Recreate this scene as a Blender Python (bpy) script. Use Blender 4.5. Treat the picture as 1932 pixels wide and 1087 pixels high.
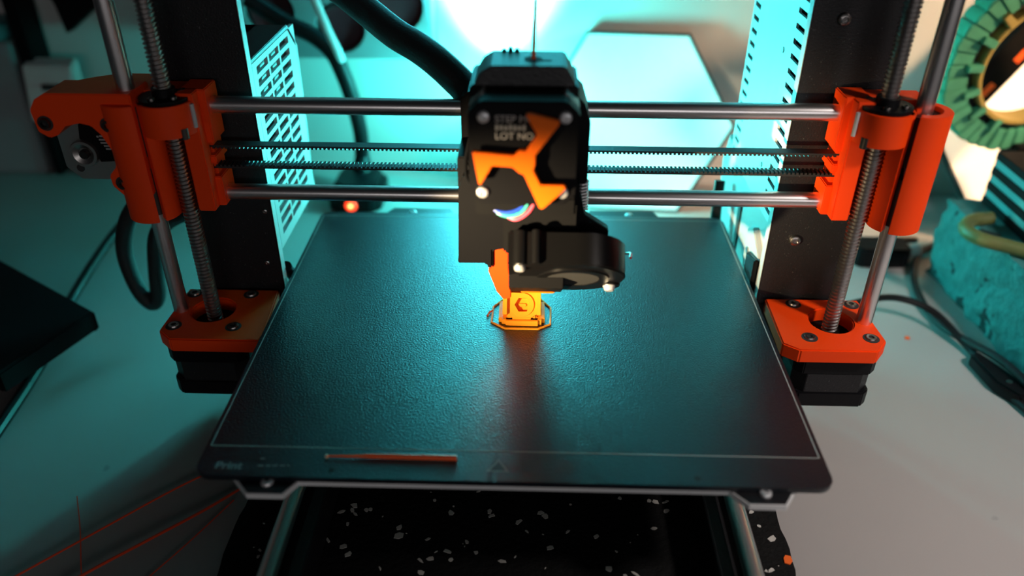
import bpy, bmesh, math, random
from mathutils import Vector, Matrix, Euler
random.seed(7)
S = 0.001                      # everything below is written in millimetres
sc = bpy.context.scene
C = sc.collection
for o in list(bpy.data.objects):
    bpy.data.objects.remove(o)
PI = math.pi
R = math.radians

# ------------------------------------------------------------------ camera, world, lights, exposure
cam_d = bpy.data.cameras.new('camera')
cam = bpy.data.objects.new('camera', cam_d); C.objects.link(cam)
cam.location = (5.083*S, -245.577*S, 233.243*S)
cam.rotation_euler = (R(57.938), R(-0.237), R(1.494))
cam_d.sensor_width = 36; cam_d.lens = 36*1524.0/1932
cam_d.clip_start = 0.01; cam_d.clip_end = 20
cam_d.dof.use_dof = True
cam_d.dof.focus_distance = 0.405
cam_d.dof.aperture_fstop = 4.2
cam_d.dof.aperture_blades = 0
sc.camera = cam

w = bpy.data.worlds.new('world'); sc.world = w; w.use_nodes = True
bg = w.node_tree.nodes['Background']
bg.inputs[0].default_value = (0.75, 0.85, 1.0, 1); bg.inputs[1].default_value = 0.006

def light(name, kind, loc, target, power, color, **kw):
    d = bpy.data.lights.new(name, kind); d.energy = power; d.color = color
    for k, v in kw.items(): setattr(d, k, v)
    o = bpy.data.objects.new(name, d); C.objects.link(o)
    o.location = Vector(loc)*S
    o.rotation_euler = (Vector(target)-Vector(loc)).to_track_quat('-Z', 'Y').to_euler()
    return o
# the desk lamp off to the right, the window behind the viewer, and a small torch on the desk in front aimed at the print
light('desk_lamp_light', 'SPOT', (430, -150, 400), (310, 80, -85), 11.5, (1.0, 0.90, 0.85), spot_size=R(74), spot_blend=1.0, shadow_soft_size=0.03)
light('window_light', 'AREA', (500, -1450, 330), (0, 100, 60), 3.6, (1.0, 0.95, 0.95), shape='RECTANGLE', size=1.9, size_y=0.28)
light('warm_lamp_light', 'SPOT', (720, 120, 330), (385, 445, 0), 36, (1.0, 0.60, 0.33), spot_size=R(52), spot_blend=0.9, shadow_soft_size=0.03)
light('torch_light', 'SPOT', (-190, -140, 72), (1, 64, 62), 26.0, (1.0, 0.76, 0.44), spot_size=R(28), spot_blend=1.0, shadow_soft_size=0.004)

sc.view_settings.view_transform = 'Standard'
sc.view_settings.look = 'None'
sc.view_settings.gamma = 1
sc.view_settings.use_curve_mapping = False
sc.view_settings.exposure = 0

# ------------------------------------------------------------------ materials
def mat(name, col, rough=0.5, metal=0.0, var=0.06, vscale=60, bump=0.0, bscale=600, bdist=0.0002, spec=0.5, emit=None, estr=0, speck=None, aniso=None, coat=0):
    m = bpy.data.materials.new(name); m.use_nodes = True
    nt = m.node_tree; N = nt.nodes; Lk = nt.links
    b = N['Principled BSDF']
    b.inputs['Roughness'].default_value = rough
    b.inputs['Metallic'].default_value = metal
    b.inputs['Specular IOR Level'].default_value = spec
    b.inputs['Coat Weight'].default_value = coat
    tc = N.new('ShaderNodeTexCoord')
    nz = N.new('ShaderNodeTexNoise'); nz.inputs['Scale'].default_value = vscale; nz.inputs['Detail'].default_value = 4
    Lk.new(tc.outputs['Object'], nz.inputs['Vector'])
    mx = N.new('ShaderNodeMix'); mx.data_type = 'RGBA'
    c = Vector(col)
    mx.inputs[6].default_value = (*[max(0, v*(1-var)) for v in c], 1)
    mx.inputs[7].default_value = (*[min(1, v*(1+var)) for v in c], 1)
    Lk.new(nz.outputs['Fac'], mx.inputs[0])
    out = mx.outputs[2]
    if speck:
        n2 = N.new('ShaderNodeTexNoise'); n2.inputs['Scale'].default_value = speck[1]; n2.inputs['Detail'].default_value = 2
        Lk.new(tc.outputs['Object'], n2.inputs['Vector'])
        rp = N.new('ShaderNodeMapRange'); rp.inputs[1].default_value = speck[2]; rp.inputs[2].default_value = speck[2]+0.04
        Lk.new(n2.outputs['Fac'], rp.inputs[0])
        m2 = N.new('ShaderNodeMix'); m2.data_type = 'RGBA'
        Lk.new(rp.outputs[0], m2.inputs[0]); Lk.new(out, m2.inputs[6]); m2.inputs[7].default_value = (*speck[0], 1)
        out = m2.outputs[2]
    Lk.new(out, b.inputs['Base Color'])
    if bump:
        n3 = N.new('ShaderNodeTexNoise'); n3.inputs['Scale'].default_value = bscale; n3.inputs['Detail'].default_value = 3
        Lk.new(tc.outputs['Object'], n3.inputs['Vector'])
        bp = N.new('ShaderNodeBump'); bp.inputs['Strength'].default_value = bump; bp.inputs['Distance'].default_value = bdist
        Lk.new(n3.outputs['Fac'], bp.inputs['Height']); Lk.new(bp.outputs[0], b.inputs['Normal'])
    if emit:
        b.inputs['Emission Color'].default_value = (*emit, 1); b.inputs['Emission Strength'].default_value = estr
    return m

def layered(name, col, rough, lay=0.2, strength=0.25):
    """3D-printed plastic: fine horizontal layer lines"""
    m = mat(name, col, rough, var=0.05, vscale=40, spec=0.2)
    nt = m.node_tree; N = nt.nodes; Lk = nt.links; b = N['Principled BSDF']
    tc = N.new('ShaderNodeTexCoord'); wv = N.new('ShaderNodeTexWave')
    wv.bands_direction = 'Z'; wv.inputs['Scale'].default_value = 2*PI/(lay*S)/20*1.0
    wv.inputs['Distortion'].default_value = 0
    Lk.new(tc.outputs['Object'], wv.inputs['Vector'])
    bp = N.new('ShaderNodeBump'); bp.inputs['Strength'].default_value = strength; bp.inputs['Distance'].default_value = 0.00005
    Lk.new(wv.outputs['Fac'], bp.inputs['Height']); Lk.new(bp.outputs[0], b.inputs['Normal'])
    return m

M = {}
M['orange'] = layered('orange_printed_plastic', (0.85, 0.052, 0.002), 0.5)
M['orange_bright'] = layered('bright_orange_printed_plastic', (0.95, 0.15, 0.003), 0.45)
M['print'] = layered('printed_orange', (0.97, 0.36, 0.02), 0.45)
M['black'] = mat('black_plastic', (0.004, 0.004, 0.005), 0.45, spec=0.14)
M['black_matte'] = mat('black_matte_plastic', (0.004, 0.004, 0.0045), 0.6, spec=0.1)
M['fan_black'] = mat('fan_black_plastic', (0.004, 0.004, 0.0045), 0.34, spec=0.2)
M['frame'] = mat('black_powder_coat', (0.006, 0.006, 0.0075), 0.5, bump=0.5, bscale=1500, bdist=0.0003, spec=0.4, speck=((0.12, 0.12, 0.12), 1400, 0.72))
M['steel'] = mat('polished_steel', (0.85, 0.82, 0.81), 0.3, 1.0, var=0.02)
M['screw_steel'] = mat('lead_screw_steel', (0.42, 0.40, 0.39), 0.30, 1.0, var=0.05)
M['bolt'] = mat('bolt_steel', (0.35, 0.33, 0.32), 0.3, 1.0)
M['dark_bolt'] = mat('blackened_bolt_steel', (0.10, 0.095, 0.09), 0.35, 1.0)
M['bright_bolt'] = mat('zinc_bolt_steel', (0.75, 0.75, 0.76), 0.38, 0.6)
M['aluminium'] = mat('brushed_aluminium', (0.50, 0.48, 0.46), 0.38, 1.0, var=0.08)
M['psu'] = mat('galvanised_case', (0.60, 0.62, 0.63), 0.45, 0.35, bump=0.08, bscale=120)
M['grey_plastic'] = mat('light_grey_plastic', (0.45, 0.47, 0.48), 0.5)
M['box_plastic'] = mat('vent_panel_plastic', (0.42, 0.43, 0.44), 0.5)
M['cover'] = mat('cover_textured_black', (0.012, 0.013, 0.015), 0.5, spec=0.7, bump=0.5, bscale=900, bdist=0.0004)
M['olive'] = mat('olive_green_plastic', (0.11, 0.12, 0.035), 0.5)
M['belt'] = mat('belt_rubber', (0.012, 0.013, 0.014), 0.5)
M['rubber'] = mat('cable_rubber', (0.006, 0.006, 0.007), 0.45, spec=0.25)
M['sleeve'] = mat('braided_sleeve', (0.010, 0.011, 0.012), 0.6, bump=0.6, bscale=900, bdist=0.0004)
M['table'] = mat('white_desk_laminate', (0.33, 0.31, 0.30), 0.5, var=0.05, vscale=14, bump=0.05, bscale=300, speck=((0.20, 0.19, 0.185), 34, 0.76))
M['wall'] = mat('white_wall_paint', (0.52, 0.50, 0.485), 0.8, var=0.04, vscale=8, bump=0.1, bscale=200)
M['mat'] = mat('recycled_rubber_mat', (0.004, 0.004, 0.004), 0.8, spec=0.2, bump=0.8, bscale=400, bdist=0.001)
M['chip_pale'] = mat('rubber_chip_pale', (0.48, 0.46, 0.42), 0.8, var=0.3, vscale=200)
M['chip_orange'] = mat('rubber_chip_orange', (0.85, 0.13, 0.01), 0.8)
def sheet_mat():
    m = bpy.data.materials.new('textured_powder_coat_sheet'); m.use_nodes = True
    nt = m.node_tree; N = nt.nodes; Lk = nt.links
    N.remove(N['Principled BSDF']); out = N['Material Output']
    tc = N.new('ShaderNodeTexCoord')
    nz = N.new('ShaderNodeTexNoise'); nz.inputs['Scale'].default_value = 1150; nz.inputs['Detail'].default_value = 3
    Lk.new(tc.outputs['Object'], nz.inputs['Vector'])
    bp = N.new('ShaderNodeBump'); bp.inputs['Strength'].default_value = 0.75; bp.inputs['Distance'].default_value = 0.0003
    Lk.new(nz.outputs['Fac'], bp.inputs['Height'])
    df = N.new('ShaderNodeBsdfDiffuse'); df.inputs['Color'].default_value = (0.003, 0.0055, 0.010, 1)
    gl = N.new('ShaderNodeBsdfAnisotropic'); gl.distribution = 'BECKMANN'; gl.inputs['Roughness'].default_value = 0.38
    gl.inputs['Color'].default_value = (0.9, 0.9, 0.9, 1)
    fr = N.new('ShaderNodeFresnel'); fr.inputs['IOR'].default_value = 1.8
    mx = N.new('ShaderNodeMixShader')
    for n in (df, gl, fr): Lk.new(bp.outputs[0], n.inputs['Normal'])
    Lk.new(fr.outputs[0], mx.inputs[0]); Lk.new(df.outputs[0], mx.inputs[1]); Lk.new(gl.outputs[0], mx.inputs[2])
    Lk.new(mx.outputs[0], out.inputs['Surface']); return m
M['sheet'] = sheet_mat()
M['sheet_line'] = mat('sheet_marking', (0.30, 0.29, 0.27), 0.5)
M['sheet_text'] = mat('sheet_faint_print', (0.24, 0.24, 0.24), 0.5)
M['sheet_smudge'] = mat('sheet_smudge', (0.045, 0.046, 0.05), 0.6, var=0.5, vscale=70)
M['pcb'] = mat('heatbed_black', (0.004, 0.004, 0.006), 0.4)
M['pcb_edge'] = mat('heatbed_edge', (0.75, 0.75, 0.75), 0.5)
M['white_print'] = mat('white_ink', (0.32, 0.31, 0.31), 0.6)
M['hex_face'] = mat('light_panel_face', (0.72, 0.74, 0.74), 0.45, emit=(0.12, 1.0, 0.93), estr=0.7)
M['hex_frame'] = mat('light_panel_frame', (0.03, 0.035, 0.035), 0.5)
M['warm_face'] = mat('warm_light_panel_face', (0.8, 0.78, 0.72), 0.5, emit=(1.0, 0.74, 0.50), estr=0.9)
M['tube'] = mat('cyan_light_tube', (0.8, 0.8, 0.8), 0.5, emit=(0.075, 1.0, 0.92), estr=215)
M['red_led'] = mat('red_led', (0.8, 0.1, 0.05), 0.3, emit=(1.0, 0.045, 0.008), estr=2.2)
M['led_core'] = mat('led_core', (0.8, 0.4, 0.2), 0.3, emit=(1.0, 0.42, 0.10), estr=5)
M['rack'] = mat('rack_grey_board', (0.22, 0.23, 0.24), 0.6)
M['bottle_red'] = mat('dark_red_glass', (0.075, 0.010, 0.014), 0.3)
M['cabinet'] = mat('grey_cabinet', (0.24, 0.25, 0.26), 0.6)
M['white_plastic'] = mat('white_plastic', (0.62, 0.62, 0.60), 0.5)
M['ring_green'] = mat('green_printed_stone', (0.04, 0.24, 0.14), 0.7, var=0.35, vscale=90, bump=0.5, bscale=200, bdist=0.001)
M['ring_yellow'] = mat('olive_yellow_plastic', (0.30, 0.23, 0.06), 0.55, var=0.2)
M['foam'] = mat('teal_carved_foam', (0.035, 0.17, 0.165), 0.9, var=0.35, vscale=60, bump=0.9, bscale=160, bdist=0.003, speck=((0.006, 0.025, 0.025), 55, 0.60))
M['stripe_cyan_lit'] = mat('cyan_lit_board', (0.05, 0.24, 0.25), 0.6)  # light grey board with the cyan light put into its colour
M['wire_red'] = mat('red_wire', (0.85, 0.03, 0.03), 0.35)
M['wire_blue'] = mat('blue_wire', (0.02, 0.08, 0.65), 0.35)
M['wire_green'] = mat('green_wire', (0.05, 0.45, 0.38), 0.35)
M['wire_pink'] = mat('pink_wire', (0.9, 0.10, 0.16), 0.35)
M['filament'] = mat('orange_filament', (0.90, 0.11, 0.012), 0.4)
M['strand'] = mat('orange_strand', (0.85, 0.06, 0.01), 0.5)
M['tip'] = mat('pale_tip', (0.75, 0.55, 0.35), 0.5)
M['white_stick'] = mat('white_cable_jacket', (0.72, 0.74, 0.74), 0.5)
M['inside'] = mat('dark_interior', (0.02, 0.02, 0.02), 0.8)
M['inside_red'] = mat('red_component', (0.55, 0.03, 0.03), 0.5)

# ------------------------------------------------------------------ mesh helpers (millimetres)
ORG = {}
def finish(bm, name, m, parent, bev=0, segs=2, smooth=True, origin=None):
    bmesh.ops.remove_doubles(bm, verts=bm.verts, dist=0.0005)
    bmesh.ops.recalc_face_normals(bm, faces=bm.faces)
    if bev:
        ed = [e for e in bm.edges if len(e.link_faces) == 2 and e.calc_face_angle(0) > R(35)]
        bmesh.ops.bevel(bm, geom=ed, offset=bev, segments=segs, affect='EDGES', clamp_overlap=True)
    if smooth:
        for f in bm.faces: f.smooth = True
        for e in bm.edges:
            e.smooth = len(e.link_faces) == 2 and e.calc_face_angle(0) < R(32)
    if origin is None:
        if parent is not None: origin = ORG[parent.name]
        else:
            xs = [v.co.x for v in bm.verts]; ys = [v.co.y for v in bm.verts]; zs = [v.co.z for v in bm.verts]
            origin = Vector(((min(xs)+max(xs))/2, (min(ys)+max(ys))/2, min(zs)))
    origin = Vector(origin)
    for v in bm.verts: v.co = (v.co-origin)*S
    me = bpy.data.meshes.new(name); bm.to_mesh(me); bm.free()
    if isinstance(m, (list, tuple)):
        for k in m: me.materials.append(M[k])
    else: me.materials.append(M[m])
    o = bpy.data.objects.new(name, me); C.objects.link(o)
    if parent is not None: o.parent = parent
    else: o.location = origin*S
    ORG[o.name] = origin
    return o
def tag(o, label=None, cat=None, group=None, kind=None):
    if label: o['label'] = label
    if cat: o['category'] = cat
    if group: o['group'] = group
    if kind: o['kind'] = kind
    return o
def thing(name, loc, label, cat, group=None):
    o = bpy.data.objects.new(name, None); C.objects.link(o)
    o.location = Vector(loc)*S; o.empty_display_size = 0.01
    ORG[o.name] = Vector(loc)
    return tag(o, label, cat, group)
def inst(name, me, parent, loc, rot=(0, 0, 0), scale=None):
    """a small piece that shares its mesh, placed at a world position under parent"""
    o = bpy.data.objects.new(name, me); C.objects.link(o)
    o.parent = parent; o.location = (Vector(loc)-ORG[parent.name])*S; o.rotation_euler = rot
    if scale: o.scale = scale
    ORG[o.name] = Vector(loc)
    return o
def mesh_of(bm, name, m, bev=0):
    o = finish(bm, name, m, None, bev, origin=(0, 0, 0))
    me = o.data; bpy.data.objects.remove(o); return me
def B(): return bmesh.new()
def box(bm, x0, x1, y0, y1, z0, z1):
    v = [bm.verts.new(p) for p in ((x0,y0,z0),(x1,y0,z0),(x1,y1,z0),(x0,y1,z0),(x0,y0,z1),(x1,y0,z1),(x1,y1,z1),(x0,y1,z1))]
    for f in ((0,3,2,1),(4,5,6,7),(0,1,5,4),(1,2,6,5),(2,3,7,6),(3,0,4,7)): bm.faces.new([v[i] for i in f])
    return bm
AX = {'z': lambda u, v, t: (u, v, t), 'y': lambda u, v, t: (u, t, v), 'x': lambda u, v, t: (t, u, v)}
def prism(bm, poly, axis, a, b, holes=()):
    f = AX[axis]
    if not holes:
        lo = [bm.verts.new(f(u, v, a)) for u, v in poly]; hi = [bm.verts.new(f(u, v, b)) for u, v in poly]
        bm.faces.new(lo[::-1]); bm.faces.new(hi)
        n = len(poly)
        for i in range(n): bm.faces.new((lo[i], lo[(i+1) % n], hi[(i+1) % n], hi[i]))
        return bm
    for t, top in ((a, 0), (b, 1)):
        es = []
        for lp in (poly,)+tuple(holes):
            vs = [bm.verts.new(f(u, v, t)) for u, v in lp]
            es += [bm.edges.new((vs[i], vs[(i+1) % len(vs)])) for i in range(len(vs))]
            if top == 0: lp_store.append(vs)
            else:
                lo = lp_store.pop(0); n = len(vs)
                for i in range(n): bm.faces.new((lo[i], lo[(i+1) % n], vs[(i+1) % n], vs[i]))
        bmesh.ops.triangle_fill(bm, use_beauty=True, use_dissolve=False, edges=es)
    return bm
lp_store = []
def circle(cx, cy, r, n=24, a0=0, ry=None):
    ry = ry or r
    return [(cx+r*math.cos(a0+2*PI*i/n), cy+ry*math.sin(a0+2*PI*i/n)) for i in range(n)]
def rrect(x0, x1, y0, y1, r, n=5):
    p = []
    for cx, cy, a in ((x1-r, y0+r, -PI/2), (x1-r, y1-r, 0), (x0+r, y1-r, PI/2), (x0+r, y0+r, PI)):
        for i in range(n+1): p.append((cx+r*math.cos(a+PI/2*i/n), cy+r*math.sin(a+PI/2*i/n)))
    return p
def octo(x0, x1, y0, y1, c):
    return [(x0+c, y0), (x1-c, y0), (x1, y0+c), (x1, y1-c), (x1-c, y1), (x0+c, y1), (x0, y1-c), (x0, y0+c)]
def frame_of(d):
    d = Vector(d).normalized(); up = Vector((0, 0, 1)) if abs(d.z) < 0.95 else Vector((1, 0, 0))
    a = d.cross(up).normalized(); return a, d.cross(a).normalized(), d
def cyl(bm, p0, p1, r0, r1=None, n=24, cap=True):
    r1 = r0 if r1 is None else r1
    p0 = Vector(p0); p1 = Vector(p1); a, b, d = frame_of(p1-p0)
    lo = [bm.verts.new(p0+(a*math.cos(2*PI*i/n)+b*math.sin(2*PI*i/n))*r0) for i in range(n)]
    hi = [bm.verts.new(p1+(a*math.cos(2*PI*i/n)+b*math.sin(2*PI*i/n))*r1) for i in range(n)]
    for i in range(n): bm.faces.new((lo[i], lo[(i+1) % n], hi[(i+1) % n], hi[i]))
    if cap: bm.faces.new(lo[::-1]); bm.faces.new(hi)
    return bm
def spline(pts, k=6):
    P = [Vector(p) for p in pts]; P = [2*P[0]-P[1]]+P+[2*P[-1]-P[-2]]; out = []
    for i in range(1, len(P)-2):
        for j in range(k):
            t = j/k; a, b, c, d = P[i-1:i+3]
            out.append(0.5*((2*b)+(c-a)*t+(2*a-5*b+4*c-d)*t*t+(3*b-a-3*c+d)*t**3))
    out.append(P[-2]); return out
def tube(bm, pts, r, n=10, k=6, ribs=0):
    P = spline(pts, k) if k else [Vector(p) for p in pts]
    rings = []; a = None
    for i, p in enumerate(P):
        d = (P[min(i+1, len(P)-1)]-P[max(i-1, 0)]).normalized()
        if a is None: a = frame_of(d)[0]
        a = (a-d*a.dot(d)).normalized(); b = d.cross(a)
        rr = r(i/(len(P)-1)) if callable(r) else r
        rings.append([bm.verts.new(p+(a*math.cos(2*PI*j/n)+b*math.sin(2*PI*j/n))*rr) for j in range(n)])
    for A, Bq in zip(rings, rings[1:]):
        for j in range(n): bm.faces.new((A[j], A[(j+1) % n], Bq[(j+1) % n], Bq[j]))
    bm.faces.new(rings[0][::-1]); bm.faces.new(rings[-1]); return bm
def lathe(bm, prof, centre, n=24):
    """prof: (radius, height) pairs about the z axis at centre"""
    cx, cy, cz = centre; rings = []
    for r, h in prof:
        rings.append([bm.verts.new((cx+r*math.cos(2*PI*i/n), cy+r*math.sin(2*PI*i/n), cz+h)) for i in range(n)] if r > 1e-6 else [bm.verts.new((cx, cy, cz+h))])
    for A, Q in zip(rings, rings[1:]):
        for i in range(n):
            j = (i+1) % n
            if len(A) == 1 and len(Q) == 1: continue
            if len(A) == 1: bm.faces.new((A[0], Q[j], Q[i]))
            elif len(Q) == 1: bm.faces.new((A[i], A[j], Q[0]))
            else: bm.faces.new((A[i], A[j], Q[j], Q[i]))
    return bm
def ring_sector(bm, cx, cy, r0, r1, z0, z1, a0, a1, n=30):
    cols = []
    for i in range(n+1):
        a = a0+(a1-a0)*i/n; c, s = math.cos(a), math.sin(a)
        cols.append([bm.verts.new((cx+r*c, cy+r*s, z)) for r, z in ((r0, z0), (r1, z0), (r1, z1), (r0, z1))])
    for A, Q in zip(cols, cols[1:]):
        for k in range(4): bm.faces.new((A[k], A[(k+1) % 4], Q[(k+1) % 4], Q[k]))
    bm.faces.new(cols[0]); bm.faces.new(cols[-1][::-1]); return bm
def grid_plate(bm, U, V, hole, axis, a, b):
    """thick plate over the cells of a grid, open where hole(i, j)"""
    f = AX[axis]; cache = {}
    def vert(i, j, t):
        k = (i, j, t)
        if k not in cache: cache[k] = bm.verts.new(f(U[i], V[j], t))
        return cache[k]
    nu, nv = len(U)-1, len(V)-1
    solid = lambda i, j: 0 <= i < nu and 0 <= j < nv and not hole(i, j)
    for i in range(nu):
        for j in range(nv):
            if not solid(i, j): continue
            for t in (a, b): bm.faces.new([vert(i, j, t), vert(i+1, j, t), vert(i+1, j+1, t), vert(i, j+1, t)])
            for (di, dj, p, q) in ((-1, 0, (i, j), (i, j+1)), (1, 0, (i+1, j), (i+1, j+1)), (0, -1, (i, j), (i+1, j)), (0, 1, (i, j+1), (i+1, j+1))):
                if not solid(i+di, j+dj): bm.faces.new([vert(*p, a), vert(*q, a), vert(*q, b), vert(*p, b)])
    return bm
def helix_rod(bm, r_out, r_in, z0, z1, pitch=2.0, n=20, k=4):
    prof = [r_in, r_in, r_out, r_out]; rows = int((z1-z0)/pitch)*k+1; V = []
    for i in range(rows+k):
        V.append([bm.verts.new((prof[i % k]*math.cos(2*PI*j/n), prof[i % k]*math.sin(2*PI*j/n), z0+pitch*(i/k+j/n))) for j in range(n)])
    for i in range(rows-1):
        for j in range(n):
            if j < n-1: bm.faces.new((V[i][j], V[i][j+1], V[i+1][j+1], V[i+1][j]))
            else: bm.faces.new((V[i][j], V[i+k][0], V[i+k+1][0], V[i+1][j]))
    for v in [v for v in bm.verts if not v.link_faces]: bm.verts.remove(v)
    return bm
def cap_screw(r=2.8, h=2.4, hexr=1.4):
    """head of a socket screw seen from above: rim, hex socket"""
    bm = B()
    lathe(bm, [(0, 0), (r, 0), (r, h*0.8), (r*0.9, h), (hexr, h), (hexr*0.95, h*0.35), (0, h*0.35)], (0, 0, 0), 18)
    return bm
ME_SCREW = mesh_of(cap_screw(), 'screw', 'bolt')
ME_SCREW_DARK = mesh_of(cap_screw(), 'screw', 'dark_bolt')
def dome():
    bm = B(); lathe(bm, [(2.45, 0), (2.45, 0.6), (2.1, 1.3), (1.3, 1.75), (1.1, 1.75), (1.0, 1.1), (0, 1.1)], (0, 0, 0), 18); return bm
ME_DOME = mesh_of(dome(), 'screw', 'bright_bolt')
ME_DOME_FRAME = mesh_of(dome(), 'bolt', 'bolt')
FRONT = (PI/2, 0, 0)             # local z turned to face the viewer (-y)
def text_mesh(body, size, name, m, bold=0.0):
    cu = bpy.data.curves.new(name, 'FONT'); cu.body = body; cu.size = size*S; cu.extrude = 0.00003; cu.offset = bold*S
    o = bpy.data.objects.new(name, cu); C.objects.link(o)
    bpy.context.view_layer.update()
    me = bpy.data.meshes.new_from_object(o.evaluated_get(bpy.context.evaluated_depsgraph_get()))
    bpy.data.objects.remove(o); me.materials.clear(); me.materials.append(M[m]); return me

# ------------------------------------------------------------------ the setting: desk and wall
TZ = -85.0                                        # desk surface
wall_y = lambda x: 498.7-(x+472.8)*0.0706
bm = B()
prism(bm, [(-1000, -420), (1000, -420), (1000, wall_y(1000)), (-1000, wall_y(-1000))], 'z', TZ-30, TZ)
tag(finish(bm, 'desk', 'table', None, 1.0), 'white desk top under the printer and clutter', 'desk')
bm = B()
prism(bm, [(-1000, wall_y(-1000)), (1000, wall_y(1000)), (1000, wall_y(1000)+60), (-1000, wall_y(-1000)+60)], 'z', TZ-30, 900)
tag(finish(bm, 'wall_back', 'wall', None), kind='structure')

# recycled-rubber mat under the printer, with its chips
mt = thing('rubber_mat', (0, 40, TZ), 'black recycled rubber mat with pale flecks under the printer', 'mat')
def ragged(x0, x1, y0, y1, step=6, amp=0.9):
    p = []
    for x in range(int(x0), int(x1), step): p.append((x, y0+random.uniform(-amp, amp)))
    for y in range(int(y0), int(y1), step): p.append((x1+random.uniform(-amp, amp), y))
    for x in range(int(x1), int(x0), -step): p.append((x, y1+random.uniform(-amp, amp)))
    for y in range(int(y1), int(y0), -step): p.append((x0+random.uniform(-amp, amp), y))
    return p
MT = TZ+9
bm = B(); prism(bm, ragged(-136, 131, -150, 235), 'z', TZ, MT)
finish(bm, 'mat_body', 'mat', mt, smooth=False)
def chips(n, name, m, smin, smax, region):
    bm = B()
    for _ in range(n):
        x = random.uniform(region[0], region[1]); y = random.uniform(region[2], region[3]); s = random.uniform(smin, smax)
        el = random.uniform(0.35, 1); a = random.uniform(0, PI); k = random.randint(5, 7); pl = []
        for i in range(k):
            t = 2*PI*i/k; rr = s*random.uniform(0.55, 1.15)
            px, py = rr*math.cos(t), rr*el*math.sin(t)
            pl.append((x+px*math.cos(a)-py*math.sin(a), y+px*math.sin(a)+py*math.cos(a)))
        prism(bm, pl, 'z', MT-0.5, MT+0.25)
    return finish(bm, name, m, mt, smooth=False)
tag(chips(330, 'pale_flecks', 'chip_pale', 0.35, 2.5, (-133, 128, -60, 150)), kind='stuff')
bm = B(); prism(bm, [(127.2, 9.4), (129.5, 8.6), (131.2, 10.6), (130.9, 13.5), (128.6, 13.9), (127.4, 12.2)], 'z', MT-1, MT+0.6)
finish(bm, 'orange_fleck', 'chip_orange', mt, smooth=False)

# ------------------------------------------------------------------ printer: frame, axes, electronics
XL, XR, YM = -161.9, 164.0, 108.2                 # lead screw axes
ZRL, ZRR = XL-17, XR+17                           # smooth rod axes
pr = thing('printer', (0, 140, TZ), 'black-framed 3D printer with orange printed brackets and chrome rods', 'printer')
FY0, FY1 = 131, 137
fx = 172
fr_out = [(-fx, -76), (fx, -76), (fx, 330), (-fx, 330)]
fr_in = [(-130, -20), (131, -20), (131, 290), (-130, 290)]
bm = B()
for a in ((-fx, -130, -76, 330), (131, fx, -76, 330), (-130, 131, 290, 330), (-130, 131, -76, -42)):
    box(bm, a[0], a[1], FY0, FY1, a[2], a[3])
frame = finish(bm, 'frame_plate', 'frame', pr, 0.35)
for x0, x1 in ((-130.0, -129.6), (130.6, 131.0)):
    bm = B(); box(bm, x0, x1, FY0+0.3, FY1-0.3, -42, 290); o = finish(bm, 'edge_strip', 'grey_plastic', pr); o['label'] = 'pale strip along the edge of the frame opening'  # thin pale grey strip laid along the opening's side
for x, z in ((145.3, 143.5), (144.5, 30.2), (-137.0, 11.0), (-131.9+-1.5, 42.2)):
    inst('bolt', ME_DOME_FRAME, frame, (x, FY0, z), FRONT, (1.25 if x > 0 else 0.6,)*3)
# lower rails and Y rods
for s in (-1, 1):
    bm = B(); x0, x1 = sorted((s*90, s*109))
    grid_plate(bm, [x0, x0+6, x1-6, x1], [MT, MT+6, MT+15, MT+21], lambda i, j: (i == 1 and j in (0, 2)) , 'y', -130, 280)
    finish(bm, 'base_rail', 'frame', pr, 0.4)
    bm = B(); cyl(bm, (s*101.5, -128, -47), (s*101.5, 275, -47), 4, n=24); finish(bm, 'smooth_rod', 'steel', pr)
    for y in (-126, 268):
        bm = B(); box(bm, s*101.5-8, s*101.5+8, y-6, y+6, MT+20, -41); finish(bm, 'rod_holder', 'black', pr, 0.6)
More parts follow.
